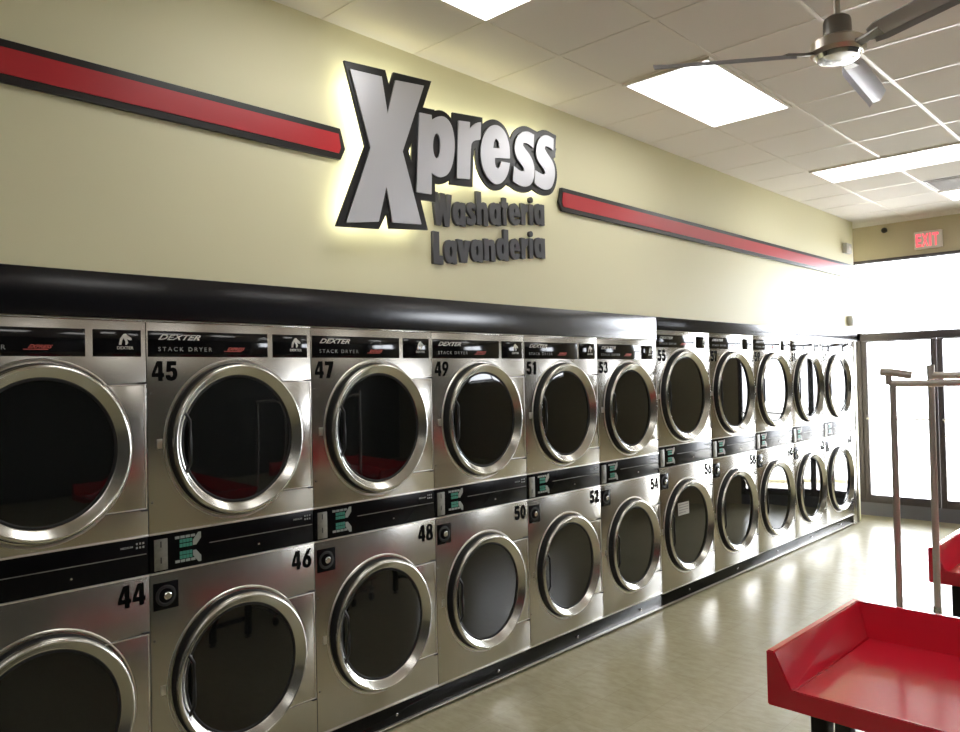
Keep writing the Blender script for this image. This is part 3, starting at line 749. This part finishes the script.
# ------------------------------------------------------------------ red folding tables
def folding_table(loc, rz, label, L=1.5, D=.755):
    o = empty('folding_table', loc, rz)
    zb, zf, zlip, zt = .778, .828, .842, .95
    s = .058
    b = bmesh.new()
    # outer shell and tray (front side is y=0, left side x=0); sloped inner walls
    O = [(0, 0), (L, 0), (L, D), (0, D)]
    inn_t = [(.014, 0), (L-.014, 0), (L-.014, D-.014), (.014, D-.014)]
    inn_b = [(s+.015, .014), (L-s-.015, .014), (L-s-.015, D-s), (s+.015, D-s)]
    V = lambda x, y, z: b.verts.new((x, y, z))
    ob = [V(x, y, zb) for x, y in O]
    # outer tops
    tFL, tFR, tBR, tBL = V(0, 0, zt), V(L, 0, zt), V(L, D, zt), V(0, D, zt)
    iFL, iFR, iBR, iBL = V(.026, 0, zt), V(L-.026, 0, zt), V(L-.026, D-.02, zt), V(.026, D-.02, zt)
    lFL, lFR = V(s+.02, 0, zlip), V(L-s-.02, 0, zlip)
    kFL, kFR = V(s+.02, .014, zlip-.002), V(L-s-.02, .014, zlip-.002)
    fFL, fFR, fBR, fBL = [V(x, y, zf) for x, y in inn_b]
    F = b.faces.new
    F((ob[0], ob[1], ob[2], ob[3]))
    F((ob[0], ob[1], tFR, iFR, lFR, lFL, iFL, tFL))
    F((ob[1], ob[2], tBR, tFR)); F((ob[2], ob[3], tBL, tBR)); F((ob[3], ob[0], tFL, tBL))
    F((tFL, iFL, iBL, tBL)); F((tBL, iBL, iBR, tBR)); F((tBR, iBR, iFR, tFR))
    F((iBL, iFL, lFL, kFL, fFL, fBL)) if False else None
    F((iFL, lFL, fFL)) if False else None
    F((iBL, iFL, lFL, kFL)); F((iBL, kFL, fFL, fBL))
    F((iFR, iBR, kFR, lFR)); F((iBR, fBR, fFR, kFR))
    F((iBR, iBL, fBL, fBR)); F((lFL, lFR, kFR, kFL)); F((kFL, kFR, fFR, fFL)); F((fFL, fFR, fBR, fBL))
    bmesh.ops.recalc_face_normals(b, faces=b.faces)
    bmesh.ops.bevel(b, geom=[e for e in b.edges if e.calc_face_angle(0) > .5], offset=.0035, segments=2, affect='EDGES')
    finish('tabletop', b, M['red'], o)
    for (x, y) in ((.075, .24), (.015, .60), (L-.10, .24), (L-.10, .60)):
        bb = rect_bm(x-.028, x+.028, y-.028, y+.028, .03, zb, .004); lg = finish('leg', bb, M['legblack'], o)
        bb = bmesh.new(); lathe(bb, [(0, 0), (.03, 0), (.03, .012), (.012, .016), (.012, .03), (0, .03)], (x, y, 0), 'z', 20); finish('levelling_foot', bb, M['legblack'], lg)
    for x in (.045, L-.10):
        bb = rect_bm(x-.02, x+.02, .27, .57, .16, .20, .003); finish('cross_bar', bb, M['legblack'], o)
    tag(o, label, 'folding table', 'red laundry folding tables')
folding_table((2.130, 2.41, 0), math.radians(-1.2), 'near red folding table with raised rim, front right of the photo')
folding_table((2.130, 4.300, 0), math.radians(-1.0), 'farther red folding table behind the garment carts at the right edge')

# ------------------------------------------------------------------ rolling laundry carts with hanging racks
def caster(parent, x, y):
    b = bmesh.new(); tube(b, (x, y-.012, .045), (x, y+.012, .045), .045, 20)
    c = finish('caster', b, M['rubber'], parent)
    b = bmesh.new(); box(b, x-.006, x+.006, y-.022, y-.016, .04, .12); box(b, x-.006, x+.006, y+.016, y+.022, .04, .12); box(b, x-.02, x+.02, y-.022, y+.022, .115, .125)
    finish('fork', b, M['chrome'], c, smooth=False)
def laundry_cart(x0, x1, y0, y1, yp, top, label, arm=None, lean=0.0, r=.0135):
    o = empty('laundry_cart', ((x0+x1)/2, (y0+y1)/2, 0)); cx, cy = (x0+x1)/2, (y0+y1)/2
    X = lambda x: x-cx
    Yy = lambda y: y-cy
    for x in (x0+.05, x1-.05):
        for y in (y0+.05, y1-.05): caster(o, X(x), Yy(y))
    b = bmesh.new()
    for y in (y0+.05, y1-.05): tube(b, (X(x0), Yy(y), .14), (X(x1), Yy(y), .14), .0125)
    for x in (x0+.05, x1-.05): tube(b, (X(x), Yy(y0+.04), .14), (X(x), Yy(y1-.04), .14), .0125)
    tube(b, (X(x0), Yy(yp), .14), (X(x1), Yy(yp), .14), .016)
    finish('base_frame', b, M['chrome'], o)
    b = bmesh.new()
    def loop(z, e, r):
        q = [(x0-e, y0-e), (x1+e, y0-e), (x1+e, y1+e), (x0-e, y1+e)]
        for i in range(4): tube(b, (X(q[i][0]), Yy(q[i][1]), z), (X(q[(i+1) % 4][0]), Yy(q[(i+1) % 4][1]), z), r, 8)
    for z, r_ in ((.60, .006), (.48, .0025), (.36, .0025), (.24, .004)): loop(z, .0, r_)
    nx = 12; ny = 10
    for i in range(nx+1):
        x = x0+(x1-x0)*i/nx
        for y in (y0, y1): tube(b, (X(x), Yy(y), .24), (X(x), Yy(y), .60), .0022, 6)
        tube(b, (X(x), Yy(y0), .24), (X(x), Yy(y1), .24), .0022, 6)
    for i in range(ny+1):
        y = y0+(y1-y0)*i/ny
        for x in (x0, x1): tube(b, (X(x), Yy(y), .24), (X(x), Yy(y), .60), .0022, 6)
    for x in (x0+.05, x1-.05):
        for y in (y0+.05, y1-.05): tube(b, (X(x), Yy(y), .145), (X(x), Yy(y), .24), .008, 8)
    finish('wire_basket', b, M['chrome'], o)
    for x in (x0+.02, x1-.02):
        b = bmesh.new(); tube(b, (X(x), Yy(yp), .15), (X(x-lean), Yy(yp), top-.012), r); finish('upright', b, M['nickel'], o)
        b = bmesh.new(); tube(b, (X(x), Yy(yp), .70), (X(x), Yy(yp), .73), r+.003); finish('sleeve', b, M['chrome'], o)
    b = bmesh.new(); tube(b, (X(x0+.02-lean)-.012, Yy(yp), top), (X(x1-.02-lean)+.012, Yy(yp), top), r*1.05); finish('hanging_bar', b, M['nickel'], o)
    if arm:
        b = bmesh.new()
        pipe(b, [(X(x0+.02)+arm[0], Yy(yp)-.01, top+.050), (X(x0+.02)-.0, Yy(yp)-.008, top+.048), (X(x0+.02)+arm[1], Yy(yp)+.0, top+.034)], .0165, 12)
        tube(b, (X(x0+.02)-.012, Yy(yp)-.005, top-.005), (X(x0+.02)-.012, Yy(yp)-.006, top+.048), .013)
        finish('hook_arm', b, M['nickel'], o)
    else:
        b = bmesh.new(); tube(b, (X(x0+.02-lean), Yy(yp), top-.01), (X(x0+.02-lean), Yy(yp), top+.05), r*1.1); finish('pole_cap', b, M['nickel'], o)
    tag(o, label, 'laundry cart', 'rolling carts with hanging racks')
laundry_cart(2.170, 2.86, 3.33, 3.78, 3.60, 1.772, 'rolling laundry cart whose left upright stands in front of the left door glass', arm=(-.042, .075), lean=-.002)
laundry_cart(2.205, 2.90, 3.84, 4.22, 4.05, 1.800, 'rolling laundry cart whose upright lines up with the door mullion', lean=-.004, r=.015)

# ------------------------------------------------------------------ light
w = bpy.data.worlds.new('sky'); SC.world = w; w.use_nodes = True
bg = w.node_tree.nodes['Background']
bg.inputs['Color'].default_value = (.90, .94, 1.0, 1); bg.inputs['Strength'].default_value = 20.0
sun = bpy.data.lights.new('sun', 'SUN'); sun.energy = 14; sun.angle = math.radians(1); sun.color = (1, .96, .9)
so = bpy.data.objects.new('sun', sun); COL.objects.link(so)
so.rotation_euler = Vector((.35, .35, -1)).to_track_quat('-Z', 'Y').to_euler()

# ------------------------------------------------------------------ camera
F = 775.83; yaw, pit, rol = [math.radians(a) for a in (46.4057, .9847, 1.3106)]
fwd = Vector((-math.cos(yaw)*math.cos(pit), math.sin(yaw)*math.cos(pit), math.sin(pit)))
rt = Vector((math.sin(yaw), math.cos(yaw), 0)); up = rt.cross(fwd)
c, s = math.cos(rol), math.sin(rol)
r2 = c*rt-s*up; u2 = s*rt+c*up
cam = bpy.data.cameras.new('camera'); co = bpy.data.objects.new('camera', cam); COL.objects.link(co)
cam.sensor_fit = 'HORIZONTAL'; cam.sensor_width = 36; cam.lens = F/960*36; cam.clip_end = 200
mt = Matrix(((r2.x, u2.x, -fwd.x, 3.1984), (r2.y, u2.y, -fwd.y, 0), (r2.z, u2.z, -fwd.z, 1.83032), (0, 0, 0, 1)))
co.matrix_world = mt
SC.camera = co
SC.view_settings.view_transform = 'Standard'; SC.view_settings.look = 'None'
SC.view_settings.exposure = 0; SC.view_settings.gamma = 1; SC.view_settings.use_curve_mapping = False
SC.cycles.max_bounces = 8; SC.cycles.diffuse_bounces = 5; SC.cycles.glossy_bounces = 5
SC.cycles.caustics_reflective = False; SC.cycles.caustics_refractive = False
SC.cycles.sample_clamp_indirect = 8
SC.cycles.use_denoising = True
